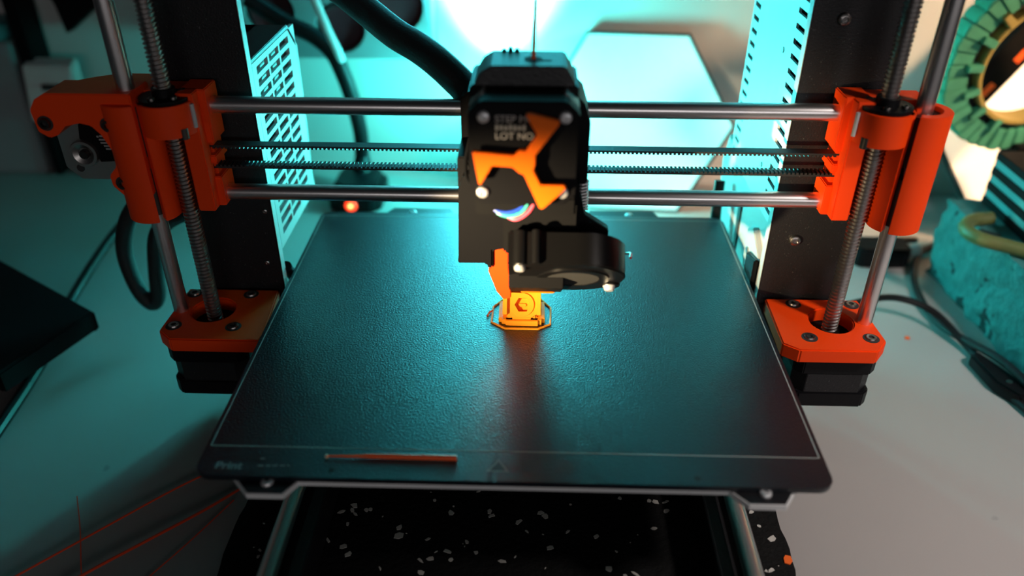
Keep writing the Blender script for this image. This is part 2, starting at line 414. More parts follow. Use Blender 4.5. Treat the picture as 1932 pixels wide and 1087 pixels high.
# Z axis
def zmount(s, cx):
    """orange plate on its motor; s = +1 outwards is +x"""
    P = lambda x, y: (cx+s*x, YM+y)
    pts = [(-28.5, 20.5), (22, 20.5), (22, -14), (24, -18.5), (16.5, -26.6), (-22, -26.6), (-30.5, -21)]
    if s > 0: pts = [(-29.5, 20.5), (20.5, 20.5), (22.6, -17.5), (15.5, -26.6), (-23, -26.6), (-30.5, -21)]
    else: pts = [(-29.5, 20.5), (20.5, 20.5), (21.5, -16), (21.5, -20), (13.5, -27.2), (-32, -27.2), (-33, -20)]
    outl = [P(*p) for p in pts]
    hole = circle(cx, YM, 11.2, 30)
    bm = B(); prism(bm, outl, 'z', -13.2, -5.2, [hole])
    pl = finish(bm, 'motor_mount', 'orange', pr, 0.7)
    for dx in (-15.5, 15.5):
        for dy in (-15.5, 15.5):
            bm = B(); cyl(bm, (cx+dx, YM+dy, -5.6), (cx+dx, YM+dy, -5.05), 4.1, n=20)
            finish(bm, 'screw_pocket', 'inside', pl)
            inst('screw', ME_SCREW, pl, (cx+dx, YM+dy, -6.6))
    bm = B(); cyl(bm, (cx, YM, -13.4), (cx, YM, -13.0), 11.1, n=24); finish(bm, 'motor_boss', 'black_matte', pl)
    # stepper motor
    m0 = thing_part('stepper_motor')
    bm = B(); prism(bm, octo(cx-21.1, cx+21.1, YM-21.1, YM+21.1, 4.2), 'z', -24.5, -13.3); finish(bm, 'end_cap', 'black', m0, 0.5)
    bm = B(); prism(bm, octo(cx-20.2, cx+20.2, YM-20.6, YM+20.6, 6.2), 'z', -36.5, -24.5); finish(bm, 'stator', 'frame', m0, 0.2)
    bm = B(); prism(bm, octo(cx-21.1, cx+21.1, YM-21.1, YM+21.1, 4.2), 'z', -46, -36.5); finish(bm, 'end_cap', 'black', m0, 0.8)
    bm = B(); box(bm, cx-7, cx+7, YM+20, YM+25, -45, -36); finish(bm, 'connector', 'white_plastic', m0, 0.4)
    # lead screw and smooth rod
    bm = B(); helix_rod(bm, 4.0, 3.15, 0, 318)
    o = finish(bm, 'lead_screw', 'screw_steel', pr, origin=(0, 0, 0)); o.location = (Vector((cx, YM, -12.8))-ORG[pr.name])*S
    bm = B(); cyl(bm, (cx+s*17, YM, -12), (cx+s*17, YM, 308), 4.0, n=32); finish(bm, 'smooth_rod', 'steel', pr)
def thing_part(name):
    o = bpy.data.objects.new(name, None); C.objects.link(o); o.parent = pr; o.empty_display_size = 0.01
    ORG[o.name] = ORG[pr.name]; return o
zmount(-1, XL); zmount(1, XR)

# X axis: carriage ends
def x_end(s, cx):
    rx = cx+s*17
    g = thing_part('x_end')
    g['label'] = 'orange printed bracket joining the %s rods to the screw' % ('left' if s < 0 else 'right')
    X = lambda a, b: sorted((cx+s*a, cx+s*b))
    bm = B()
    gap = math.atan2(-1.0, -s*0.72)
    ring_sector(bm, rx, YM, 8.0, 12.4, 52, 110, gap+R(7), gap+2*PI-R(7), 40)
    x0, x1 = X(8, 21); box(bm, x0, x1, YM+6, YM+20, 52, 112)             # back web
    finish(bm, 'bearing_housing', 'orange', g, 0.3)
    bm = B(); x0, x1 = X(-14, 11)
    box(bm, x0, x1, YM+9, YM+20.5, 52, 112)
    finish(bm, 'back_wall', 'orange', g, 0.4)
    bm = B(); ring_sector(bm, cx, YM, 7.2, 12.6, 95, 110, -PI, PI*1.0, 40)
    finish(bm, 'nut_collar', 'orange', g, 0.3)
    # rod clamp block with slots for the belt
    bm = B(); x0, x1 = X(-14.0, -4.5)
    box(bm, *X(-13.2, -5.0), YM-1.5, YM+7, 54, 113)
    finish(bm, 'rod_clamp', 'orange', g, 0.5)
    for za, zb in ((54, 69.5), (76.5, 80.6), (87.0, 113)):
        bm = B(); box(bm, *X(-16.5 if za != 76.5 else -15.8, -4.5), YM+5, YM+20.5, za, zb); finish(bm, 'clamp_tab', 'orange', g, 0.5)
    # bearing, nut, bolts
    for za, zb in ((54, 78), (84, 108)):
        bm = B(); lathe(bm, [(4.2, 0), (7.7, 0), (7.7, zb-za), (4.2, zb-za)], (rx, YM, za), 28); finish(bm, 'bearing', 'dark_bolt', g)
    bm = B(); lathe(bm, [(7.1, -14), (11.4, 1.2), (11.4, 2.4), (5.2, 2.6), (5.2, 6), (4.1, 6), (4.1, -14)], (cx, YM, 109.4), 30)
    nut = finish(bm, 'trapezoid_nut', 'black', g)
    for a in (40, 140, 250, 320):
        inst('screw', ME_SCREW_DARK, nut, (cx+8.1*math.cos(R(a)), YM+8.1*math.sin(R(a)), 111.7), (0, 0, 0), (0.62,)*3)
    bm = B(); cyl(bm, (cx-s*8.5, YM-7.2, 99), (cx-s*8.5, YM-7.2, 94), 2.2, n=12); finish(bm, 'nut_bolt', 'dark_bolt', g)
    bm = B(); cyl(bm, (cx-s*13.6, YM-4.6, 98.5), (cx-s*13.6, YM-4.6, 109.5), 0.9, n=10); finish(bm, 'pin', 'grey_plastic', g)
    return g
xl = x_end(-1, XL); xr = x_end(1, XR)
# the motor arm of the left end
arm = [(-226.6, 103.8), (-225.6, 93.4), (-221, 90.4), (-216.8, 91.8), (-212.2, 96.2), (-205, 97.8), (-200, 96.6), (-196.2, 92.0), (-192.6, 83.0),
       (-193.4, 76), (-197.6, 71.5), (-197.4, 66), (-192.4, 60.2), (-184, 59.4), (-178, 62), (-178, 112), (-189, 112), (-217.6, 112), (-223, 109)]
ka = 0.978                      # the arm's face is flush with the bearing housing
arm = [(5.1+(x-5.1)*ka, 233.2+(z-233.2)*ka) for x, z in arm]
bm = B(); prism(bm, arm, 'y', YM-8, YM+12); finish(bm, 'motor_arm', 'orange', xl, 0.5)
bm = B(); prism(bm, [(-214, 122.5), (-170, 122.5), (-170, 141), (-196, 141), (-206, 135), (-214, 128)], 'z', 99, 111.6); finish(bm, 'arm_rear', 'orange', xl, 0.5)
for x, z in ((-215.9, 100.7), (-187.2, 100.2), (-187.4, 71.3)):
    bm = B(); cyl(bm, (x, YM-7.6, z), (x, YM-8.2, z), 3.6, n=20); finish(bm, 'screw_pocket', 'inside', xl)
    inst('screw', ME_SCREW_DARK, xl, (x, YM-7.4, z), FRONT, (0.95,)*3)
xm = thing_part('x_motor')
xm['label'] = 'silver stepper motor face under the orange arm'
bm = B(); prism(bm, octo(-227.0, -188.5, 62.5, 101, 6.5), 'y', YM+15.2, YM+19); finish(bm, 'face_plate', 'aluminium', xm, 0.4)
bm = B(); prism(bm, octo(-228, -187, 61, 102, 5), 'y', YM+19, YM+34); finish(bm, 'motor_body', 'black', xm, 0.5)
bx, bz = -214.6, 77.2
def ylathe(prof, c, n=28):
    b = B(); lathe(b, prof, (0, 0, 0), n)
    for v in b.verts: v.co = Vector((c[0]+v.co.x, c[1]-v.co.z, c[2]+v.co.y))
    return b
finish(ylathe([(0, 0.6), (3.0, 0.6), (3.0, 1.2), (5.2, 2.6), (6.6, 2.6), (7.0, 1.6), (7.0, -1)], (bx, YM+14.4, bz)), 'shaft_boss', 'aluminium', xm)
finish(ylathe([(0, 3.4), (2.0, 3.4), (2.4, 2.8), (2.4, -1)], (bx+0.4, YM+14.4, bz)), 'shaft', 'dark_bolt', xm)
ap = [(-214.0, 92.2), (-206, 95.5), (-199, 95), (-196.3, 78.4), (-196.6, 73.3), (-208.0, 72.6), (-208.8, 80.2), (-212.1, 83.6), (-215.4, 84.4)]
bm = B(); prism(bm, ap, 'y', YM+13.6, YM+15.4); finish(bm, 'label_plate', 'black_matte', xm, 0.3)
for i, (x0, x1, z) in enumerate(((-206.4, -205.4, 85.6), (-205.0, -203.4, 85.8), (-205.6, -201.8, 84.0), (-205.2, -201.0, 82.4), (-204.0, -200.4, 80.8), (-203.4, -200.8, 79.2))):
    bm = B(); box(bm, x0, x1, YM+13.4, YM+13.65, z, z+0.9); finish(bm, 'label_print', 'white_print', xm)
bm = B(); cyl(bm, (-219.8, YM+15.0, 68.6), (-219.8, YM+15.4, 68.6), 2.0, n=16); finish(bm, 'threaded_hole', 'inside', xm)

# X rods and belt
XRY = 120.1
for z, xa, xb in ((103.6, -149, 151), (58.6, -150.5, 152.5)):
    bm = B(); cyl(bm, (xa-6, XRY, z), (xb+6, XRY, z), 4.0, n=36); finish(bm, 'smooth_rod', 'steel', pr)
def belt(z, tooth, name='drive_belt'):
    bm = B(); box(bm, -152, 153, XRY-3, XRY+3, z, z+0.9)
    x = -150.0
    while x < 152:
        if tooth < 0: box(bm, x-0.55, x+0.55, XRY-3, XRY+3, z-0.85, z)
        else: box(bm, x-0.55, x+0.55, XRY-3, XRY+3, z+0.9, z+1.75)
        x += 2.0
    return finish(bm, name, 'belt', pr, smooth=False)
belt(83.4, -1); belt(72.4, 1)

# electronics box behind the left upright
eb = thing_part('electronics_box')
eb['label'] = 'slotted electronics case behind the left upright'
EX = -131.0
zt, zb = 119.0, 8.0
prof = [(138.5, zb+6), (196, zb), (205, zb), (219, zb+12), (222, 104), (207, zt), (138.5, zt)]
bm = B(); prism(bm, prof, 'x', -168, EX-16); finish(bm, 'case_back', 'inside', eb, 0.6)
bm = B(); box(bm, -168, EX, 138.5, 207, zt-2.4, zt); finish(bm, 'case_lid', 'black', eb, 0.4)
bm = B(); box(bm, -168, EX, 138.2, 140.6, zb+8, zt-2.4); finish(bm, 'case_front', 'black', eb, 0.4)
ys = [141.0, 147.0, 166.0, 168.4, 186, 188.4, 206.0, 219.0]
zs = [zb+6]; z = zb+12
while z < 112: zs += [z, z+3.9]; z += 6.4
zs += [zt-2.5]
bm = B(); grid_plate(bm, ys, zs, lambda i, j: j % 2 == 1 and i in (1, 3, 5), 'x', EX-2, EX)
vp = finish(bm, 'vent_panel', 'box_plastic', eb)
bm = B(); box(bm, EX-6, EX-4, 143, 210, 84, zt-4); finish(bm, 'vent_screen', 'grey_plastic', eb)
bm = B(); box(bm, EX-14, EX-6, 143, 160, 34, 52); finish(bm, 'red_connector', 'inside_red', eb, 0.4)
bm = B(); prism(bm, [(207, zt), (222, 104), (219, zb+12), (217, zb+12), (219.6, 103), (205.5, 117)], 'x', -168, EX); finish(bm, 'case_rear', 'box_plastic', eb, 0.2)
bm = B(); cyl(bm, (EX+1, 139, 4), (EX+1, 150, -10), 3.2, n=14); finish(bm, 'cable_gland', 'black', eb)

# power supply behind the right upright
ps = thing_part('power_supply')
ps['label'] = 'bare metal power supply with slotted edges behind the right upright'
PX = 132.6
ys = [138.2, 142.5, 156.5, 224, 236.0, 239.0]
zs = [34.0]; z = 38.0
while z < 205: zs += [z, z+2.7]; z += 7.3
zs += [z+2]
bm = B(); grid_plate(bm, ys, zs, lambda i, j: j % 2 == 1 and i in (1, 3), 'x', PX, PX+1.4)
for zz in (117.5, 62):
    pass
pc = finish(bm, 'case_side', 'psu', ps)
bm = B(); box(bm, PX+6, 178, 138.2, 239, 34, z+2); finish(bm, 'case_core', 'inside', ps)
bm = B(); box(bm, PX+1.4, 178, 237.6, 239.2, 34, z+2); finish(bm, 'case_rear', 'psu', ps, 0.3)
for y, zz in ((170, 118.5), (172, 55)):
    bm = B(); cyl(bm, (PX-0.35, y, zz), (PX+0.2, y, zz), 1.5, n=14); finish(bm, 'rivet', 'dark_bolt', ps)
# plastic lower cover with its socket
bm = B(); prism(bm, [(138.2, -18), (250, -32), (262, 20), (252, 42), (236, 34), (138.2, 34)], 'x', PX+1.2, 180); cv = finish(bm, 'lower_cover', 'grey_plastic', ps, 0.8)
bm = B(); prism(bm, [(196, -30), (202, -30), (204, 22), (198, 24)], 'x', PX+0.2, PX+1.6); finish(bm, 'cover_gap', 'inside', ps)
bm = B(); prism(bm, [(140, -16), (168, -22), (170, 17), (160, 22), (140, 12)], 'x', PX-1.8, PX+1.6); finish(bm, 'socket_plate', 'grey_plastic', ps, 0.5)
bm = B(); prism(bm, [(138.5, -14), (154, -18), (156, 9), (138.5, 13)], 'x', PX-4.6, PX-1.6); finish(bm, 'power_switch', 'black', ps, 0.8)
bm = B(); cyl(bm, (PX-2.6, 163, 6), (PX-1.4, 163, 6), 2.0, n=14); finish(bm, 'screw', 'bolt', ps)
bm = B(); tube(bm, [(PX-6, 232, 18), (PX-7, 226, 0), (PX-8, 216, -28), (PX-9, 207, -55), (PX-8, 202, MT+5)], 3.4, 10); finish(bm, 'power_lead', 'rubber', ps)

# ------------------------------------------------------------------ heated bed and steel sheet
hb = thing('heated_bed', (0, 100, -8), 'black heated bed plate with bolted corner tabs under the sheet', 'heatbed')
def bed_outline(g=0.0):
    f = -15.2-g; t = -22.6-g
    return [(-121-g, -13), (-112-g, f+2.2), (-103.6-g*.6, t), (-90+g*.6, t), (-85.2+g*.5, f), (86-g*.5, f), (92.6-g*.6, t), (106.2+g*.6, t), (112.6+g, f+2.2), (121+g, -13),
            (122+g, 210), (90+g, 214), (85+g, 227+g), (44-g, 227+g), (40-g, 216), (-42+g, 216), (-46+g, 227+g), (-83-g, 227+g), (-90-g, 214), (-122-g, 210)]
bm = B(); prism(bm, bed_outline(0), 'z', -5.4, -2.6); finish(bm, 'bed_board', 'pcb', hb)
bm = B(); prism(bm, bed_outline(0.6), 'z', -5.8, -3.2); finish(bm, 'board_edge', 'pcb_edge', hb)
for x, y in ((-97, -17.6), (99.4, -17.6), (-70, 220), (69, 220.5)):
    inst('bolt', ME_DOME, hb, (x, y, -2.6), (0, 0, 0), (1.05, 1.05, 0.8))
bm = B(); box(bm, -80, 80, 30, 190, -34, -28)
for sx in (-1, 1): box(bm, sx*101.5-12, sx*101.5+12, 60, 160, -52, -34); box(bm, sx*101.5-22, sx*101.5+10, 60, 160, -34, -28) if sx > 0 else box(bm, -111.5, -79.5, 60, 160, -34, -28)
finish(bm, 'bed_carriage', 'frame', hb, 0.5)
for x in (-70, 0, 70):
    for y in (40, 110, 180):
        bm = B(); cyl(bm, (x, y, -28), (x, y, -5.4), 3, n=12); finish(bm, 'spacer', 'bolt', hb)

sh = thing('print_sheet', (0, 100, -1), 'dark textured steel print sheet with a thin border line', 'print sheet')
so = rrect(-127, 127, -17.2, 215, 7, 6)
bm = B(); prism(bm, so, 'z', -2.5, 0); finish(bm, 'steel_plate', 'sheet', sh, 0.25)
def loop_line(bm, x0, x1, y0, y1, wd, z0, z1):
    box(bm, x0, x1, y0-wd/2, y0+wd/2, z0, z1); box(bm, x0, x1, y1-wd/2, y1+wd/2, z0, z1)
    box(bm, x0-wd/2, x0+wd/2, y0-wd/2, y1+wd/2, z0, z1); box(bm, x1-wd/2, x1+wd/2, y0-wd/2, y1+wd/2, z0, z1)
bm = B(); loop_line(bm, -125, 125, 0, 209.5, 0.55, -0.05, 0.04); finish(bm, 'border_line', 'sheet_line', sh, smooth=False)
me = text_mesh('Print', 5.6, 'lettering', 'sheet_text', 0.06)
lt = inst('lettering', me, sh, (-119.4, -13.2, 0.02)); lt['label'] = 'faint word Print on the front strip'
for i, (x0, x1, y) in enumerate(((-102.4, -100.6, -7.4), (-102.4, -100.0, -11.4), (-99.0, -97.2, -11.3), (-96.4, -94.4, -11.2), (-93.4, -91.4, -11.1), (-90.6, -89.6, -11.0))):
    bm = B(); box(bm, x0, x1, y, y+0.7, -0.02, 0.03); finish(bm, 'small_print', 'sheet_text', sh, smooth=False)
bm = B(); prism(bm, [(-10.4, -11.6), (-1.2, -11.6), (-5.6, -4.4)], 'z', -0.02, 0.03, [[(-9.0, -10.9), (-2.6, -10.9), (-5.6, -5.9)]]); finish(bm, 'warning_triangle', 'sheet_text', sh)
bm = B(); prism(bm, [(-9.0, -10.9), (-2.6, -10.9), (-5.6, -5.9)], 'z', -0.02, 0.02); finish(bm, 'warning_triangle_fill', 'sheet_smudge', sh)
for x0, x1 in ((3.6, 10.8), (17.4, 24.4)):
    bm = B(); prism(bm, rrect(x0, x1, -11.6, -4.6, 1.4, 3), 'z', -0.02, 0.03); finish(bm, 'warning_icon', 'sheet_smudge', sh)
for x, y in ((-72.2, -12.8), (73.4, -12.9)):
    bm = B(); cyl(bm, (x, y, -0.05), (x, y, 0.04), 1.3, n=16); finish(bm, 'locating_dot', 'inside', sh)
x = -40
for k in range(26):
    wdt = random.uniform(1.2, 4.2); x += wdt+random.uniform(0.8, 1.8)
    if x > 112: break
    bm = B(); box(bm, x-wdt, x, 213.2, 213.9, -0.02, 0.03); finish(bm, 'small_print', 'sheet_text', sh, smooth=False)

# ------------------------------------------------------------------ the print and its skirt
PC = (2.1, 99.5)
pt = thing('printed_part', (PC[0], PC[1], 0), 'glowing orange half-finished printed bracket with hexagonal recess on the sheet', 'printed part')
bm = B(); box(bm, -9.6, 13.8, 93.5, 109, 0.02, 3.0); box(bm, -6.0, 10.4, 90.6, 93.6, 0.02, 3.0); box(bm, -8.0, 12.2, 91.8, 93.6, 0.02, 3.0)
finish(bm, 'base_flange', 'print', pt, 0.2)
PM = Matrix.Translation((2.1, 94.4, 3.4)) @ Matrix.Rotation(R(50), 4, 'X')      # the part's face leans back
def ppart(b, name, bev=0.15):
    bmesh.ops.transform(b, matrix=PM, verts=b.verts); return finish(b, name, 'print', pt, bev)
hexa = circle(0.4, 5.6, 4.0, 6)
b = B(); prism(b, [(-7.6, 1.0), (-4.8, -1.0), (4.8, -1.0), (7.6, 1.0), (7.6, 17), (-7.6, 17)], 'z', 0, 2.2, [hexa]); ppart(b, 'nut_trap_face')
b = B(); prism(b, circle(0.2, 5.6, 6.0, 32), 'z', 1.8, 2.9, [hexa]); ppart(b, 'nut_trap_rim', 0.1)
b = B(); box(b, -7.6, 7.6, -0.5, 17, -3, 0.2); ppart(b, 'nut_trap_floor', 0)
b = B(); prism(b, rrect(-2.2, 2.2, 4.8, 6.4, 0.7, 3), 'z', 0.1, 0.9); ppart(b, 'floor_rib', 0.1)
for x0, x1 in ((-9.6, -7.4), (7.4, 9.6)):
    b = B(); box(b, x0, x1, 0.4, 17, -4, 4.0); ppart(b, 'side_wall')
bm = B(); box(bm, -7.5, 11.7, 103, 110, 2.6, 12); finish(bm, 'rear_block', 'print', pt, 0.2)
for x0, x1, y0, y1, z1 in ((-2.6, 6.8, 92.2, 96, 4.2), (-4.8, -3.0, 93.4, 96, 4.8), (7.2, 9.0, 93.4, 96, 4.8)):
    bm = B(); box(bm, x0, x1, y0, y1, 2.8, z1); finish(bm, 'front_step', 'print', pt, 0.15)
def octring(g):
    return [(-6.2-g*.4, 87.6-g), (10.4+g*.4, 87.6-g), (16.6+g, 92.0-g*.3), (17.0+g, 107), (11.8+g*.5, 115.2+g), (-7.4-g*.5, 115.2+g), (-12.9-g, 107.0), (-13.2-g, 93.0-g*.3)]
bm = B(); prism(bm, octring(0.45), 'z', 0.02, 0.9, [octring(-0.45)])
tag(finish(bm, 'skirt_line', 'print', None, 0.15), 'thin orange octagonal skirt line printed around the glowing part', 'skirt')
bm = B(); tube(bm, [(-15.6, 98.2, 0.5), (-14.6, 101.4, 0.8), (-13.0, 103.4, 0.6)], 0.55, 8)
tag(finish(bm, 'filament_blob', 'filament', None), 'small orange stray blob at the left of the skirt line', 'filament')

# ------------------------------------------------------------------ extruder
ex = thing('extruder', (3, 90, 30), 'black extruder head with orange pinwheel indicator and round blower fan', 'extruder')
MX0, MX1, MZ0, MZ1, MY = -18.8, 23.6, 90.3, 132.8, 45.0
mo = bpy.data.objects.new('extruder_motor', None); C.objects.link(mo); mo.parent = ex; ORG[mo.name] = ORG[ex.name]
bm = B(); prism(bm, octo(MX0, MX1, MZ0, MZ1, 4.8), 'y', MY, MY+9); finish(bm, 'end_cap', 'black', mo, 0.7)
bm = B(); prism(bm, octo(MX0+0.4, MX1-0.4, MZ0+0.4, MZ1-0.4, 6.2), 'y', MY+9, MY+24); finish(bm, 'stator', 'black_matte', mo, 0.2)
bm = B(); prism(bm, octo(MX0, MX1, MZ0, MZ1, 4.8), 'y', MY+24, MY+34); finish(bm, 'end_cap', 'black', mo, 0.5)
for s in (-1, 1):
    e = MX1 if s > 0 else MX0
    bm = B(); prism(bm, [(e-s*5.0, MZ1+0.2), (e+s*0.2, MZ1-5.0), (e-s*1.0, MZ1-6.2), (e-s*6.2, MZ1-1.0)], 'y', MY+9.5, MY+23.5)
    finish(bm, 'stator_corner', 'aluminium', mo, 0.2)
for x, z in ((-12.9, 126.8), (18.0, 126.9), (-13.5, 95.9), (17.9, 96.1)):
    inst('screw', ME_DOME, mo, (x, MY+0.1, z), FRONT)
for body, z, sz in (('STEP MO', 124.8, 3.9), ('LOT NO.', 118.0, 3.9)):
    inst('lettering', text_mesh(body, sz, 'lettering', 'white_print', 0.03), mo, (-8.6, MY-0.08, z), FRONT)
for k in range(7):               # middle line of the motor label, too blurred to read
    x0 = -8.4+k*1.72; bm = B(); box(bm, x0, x0+1.2, MY-0.12, MY+0.1, 121.6+0.15*(k % 2), 123.8-0.2*(k % 3)); finish(bm, 'blurred_character', 'sheet_text', mo)
logo = [(-16.9, 114.7), (-1.0, 113.4), (1.4, 115.4), (3.6, 115.3), (7.7, 121.4), (3.0, 129.5), (4.6, 129.9), (15.8, 127.1), (15.4, 125.7), (7.1, 113.7), (7.1, 109.7), (6.4, 107.5), (9.4, 101.4), (17.9, 101.4), (19.2, 100.5), (18.8, 99.6), (10.3, 91.1), (9.0, 91.3), (2.7, 105.7), (0.9, 106.3), (-1.6, 108.7), (-9.4, 109.2), (-13.9, 101.1), (-14.7, 101.3)]
bm = B(); prism(bm, logo, 'y', 39.6, 42.6); o = finish(bm, 'pinwheel', 'orange_bright', ex, 0.35); o['label'] = 'bright orange three-armed pinwheel on the motor shaft'
bm = B(); cyl(bm, (2.6, 42, 110.5), (2.6, 46, 110.5), 2.5, n=16); finish(bm, 'motor_shaft', 'bolt', ex)
# main body behind the motor
bm = B(); prism(bm, [(-21.4, 84), (30.2, 84), (30.2, 112), (27.6, 120), (24, 123.6), (-20, 124), (-21.4, 118)], 'y', 79, 108); finish(bm, 'gear_housing', 'black', ex, 0.8)
bm = B(); prism(bm, [(-17.6, 133), (22.6, 133), (19.4, 138.8), (18.4, 140.7), (-10.6, 140.7), (-14.6, 138.2)], 'y', 62.8, 84.5); finish(bm, 'top_cover', 'cover', ex, 0.6)
bm = B(); box(bm, -19.2, 23.6, 62.8, 90, 123, 133.2); finish(bm, 'cover_base', 'black', ex, 0.8)
for i, (x, h) in enumerate(((-7.2, 1.0), (-4.6, 1.8), (-2.0, 1.2))):
    bm = B(); box(bm, x, x+1.9, 81.5, 84.2, 140.4, 140.6+h); finish(bm, 'latch_ridge', 'black', ex, 0.2)
bm = B(); ring_sector(bm, 5.6, 72.4, 1.3, 3.4, 140.5, 140.95, 0, 2*PI, 24); finish(bm, 'filament_inlet', 'inside', ex)
bm = B(); box(bm, 8.4, 12.8, 70.2, 71.0, 140.6, 140.85); finish(bm, 'cover_slot', 'inside', ex)
# carriage on the rods
bm = B(); prism(bm, octo(-27, 29, 48, 116, 4), 'y', 107, 132); finish(bm, 'x_carriage', 'black', ex, 0.8)
bm = B(); prism(bm, [(-27, 42), (-21, 42), (-21, 88), (-23, 94), (-27, 94)], 'y', 84, 108); finish(bm, 'side_cheek', 'black', ex, 0.6)
# spring bolt on the right
bm = B(); cyl(bm, (28.6, 88, 66), (28.6, 88, 90), 2.0, n=14); finish(bm, 'idler_bolt', 'dark_bolt', ex)
bm = B(); P = [(28.6+2.9*math.cos(t*0.9), 88+2.9*math.sin(t*0.9), 67.5+t*0.22) for t in range(0, 70)]; tube(bm, P, 0.5, 6, 0); finish(bm, 'spring', 'bright_bolt', ex)
# hotend fan housing at lower left, and the neck
bm = B(); prism(bm, [(-27.5, 43.5), (-14.5, 43.5), (-13.4, 40.6), (-11.6, 41.5), (-11.6, 50.5), (-5, 51.5), (-5, 88), (-24, 88), (-26.5, 80)], 'y', 78, 104); finish(bm, 'hotend_fan_housing', 'black', ex, 0.7)
bm = B(); box(bm, -27.8, -16, 80, 103, 42.5, 45.2); finish(bm, 'housing_foot', 'fan_black', ex, 0.4)
bm = B(); box(bm, -6, 26, 62, 104, 58, 92); finish(bm, 'neck', 'black_matte', ex, 1.0)
bm = B(); box(bm, -17, 24, 52, 84, 82, 90.2); finish(bm, 'motor_bracket', 'black_matte', ex, 0.8)
# sloping fan arm
bm = B(); prism(bm, [(8, 88), (27.5, 82), (29, 74), (40, 66.5), (40, 63), (12, 63)], 'y', 70, 75); finish(bm, 'fan_arm', 'black', ex, 0.4)
# blower: a snail housing leaning forward
bl = bpy.data.objects.new('blower_fan', None); C.objects.link(bl); bl.parent = ex; ORG[bl.name] = ORG[ex.name]
TILT = Matrix.Translation((24.8, 66.5, 52.0)) @ Matrix.Rotation(R(-45), 4, 'X')
def bpart(b, name, m, bev=0.5):
    bmesh.ops.transform(b, matrix=TILT, verts=b.verts); return finish(b, name, m, bl, bev)
sn = []
for i in range(40):
    a = -PI*0.5+2*PI*0.80*i/39
    sn.append(((22.5+2.6*i/39)*math.cos(a), (22.5+2.6*i/39)*math.sin(a)))
volute = [(-28.5, -22.5)]+sn+[(-28.5, -2.0)]
b = B(); prism(b, volute, 'z', -7.5, 7.5); bpart(b, 'volute', 'fan_black', 1.0)
b = B(); prism(b, circle(0, 0, 16.2, 36), 'z', -8.1, -7.3, [circle(0, 0, 12, 36)]); bpart(b, 'inlet_rim', 'fan_black', 0.2)
b = B(); prism(b, circle(0, 0, 11.8, 30), 'z', -7.8, -7.35); bpart(b, 'impeller_hub', 'inside', 0.1)
b = B(); lathe(b, [(0, -10.6), (2.0, -10.6), (2.4, -10.0), (2.6, -8.6), (3.0, -8.6), (3.0, -7.0), (0, -7.0)], (17.2, 10.5, 0), 16); bpart(b, 'screw', 'bright_bolt', 0.2)
b = B(); prism(b, circle(17.2, 10.5, 5.0, 20), 'z', -8.4, 3); bpart(b, 'screw_lug', 'fan_black', 0.4)
b = B(); lathe(b, [(0, -9.4), (1.6, -9.4), (2.3, -8.8), (2.5, -7.0), (0, -7.0)], (-23.4, -18.4, 0), 14); bpart(b, 'screw', 'bright_bolt', 0.2)
b = B(); prism(b, circle(-23.4, -20.6, 3.4, 18), 'z', -7.4, 7.4); bpart(b, 'screw_lug', 'fan_black', 0.3)
b = B(); prism(b, circle(-16.5, -23.0, 2.0, 12), 'z', -7.2, 7.4); bpart(b, 'rib', 'fan_black', 0.2)
b = B(); tube(b, [(20, 14, 7.6), (24.5, 9, 6.8), (26.2, 3, 5.2), (25.6, -1, 2.0)], 0.6, 8); bpart(b, 'red_wire', 'wire_red', 0)
b = B(); prism(b, rrect(4.5, 15.5, -3.2, 0.6, 1.6, 3), 'z', 7.3, 7.75); bpart(b, 'embossed_mark', 'black', 0.15)
# outlet nozzle below the blower, leading to the print
bm = B(); prism(bm, [(58.5, 43.0), (77, 29.4), (88, 27.4), (88, 36), (70, 52), (60, 54)], 'x', -3.6, 21); finish(bm, 'blower_outlet', 'black_matte', ex, 0.6)
# orange duct
bm = B(); prism(bm, [(-13.8, 38.6), (-11.2, 41.5), (-11.2, 53.0), (-3.0, 54.0), (-3.0, 23.5), (-6.6, 22.6), (-9.8, 27.0)], 'y', 80, 97); o = finish(bm, 'fan_duct', 'orange', ex, 0.4); o['label'] = 'orange cooling duct beside the nozzle'
bm = B(); prism(bm, rrect(-6.4, 18.4, 86, 101, 1.5, 3), 'z', 22.6, 24.6); finish(bm, 'duct_lip', 'orange_bright', ex, 0.4)
bm = B(); lathe(bm, [(4.5, 24), (4.5, 21), (1.2, 16.4), (0, 16.4)], (3, 106, 0), 16); lathe(bm, [(0, 42), (8, 42), (8, 24), (0, 24)], (3, 106, 0), 16); finish(bm, 'nozzle', 'bolt', ex)
# looped wires under the motor
for name, m, pts in (('wire', 'wire_red', [(-16, 60, 92), (-13.5, 55, 88.5), (-10.8, 53.4, 86.0), (-8, 57, 84)]),
                     ('wire', 'wire_blue', [(-14, 58, 87), (-10.6, 53.4, 84.6), (-5, 51.8, 83.4), (1, 52.2, 85.0), (4, 54, 89)]),
                     ('wire', 'wire_green', [(-12, 57, 86), (-8, 52.6, 83.0), (-3, 51.4, 82.0), (2.4, 51.6, 84.2), (5.2, 53.4, 89)]),
                     ('wire', 'wire_pink', [(-6, 54, 82.0), (-1, 51.0, 80.8), (3.6, 51.2, 83.0), (6.4, 52.4, 86.6), (7.0, 54, 91)])):
    bm = B(); tube(bm, pts, 0.8, 8); finish(bm, name, m, ex)
bm = B(); tube(bm, [(-21, 84, 104), (-22.6, 78, 96), (-22, 72, 90), (-18, 64, 87.5), (-14, 58, 86.5)], 0.8, 8); finish(bm, 'wire', 'rubber', ex)

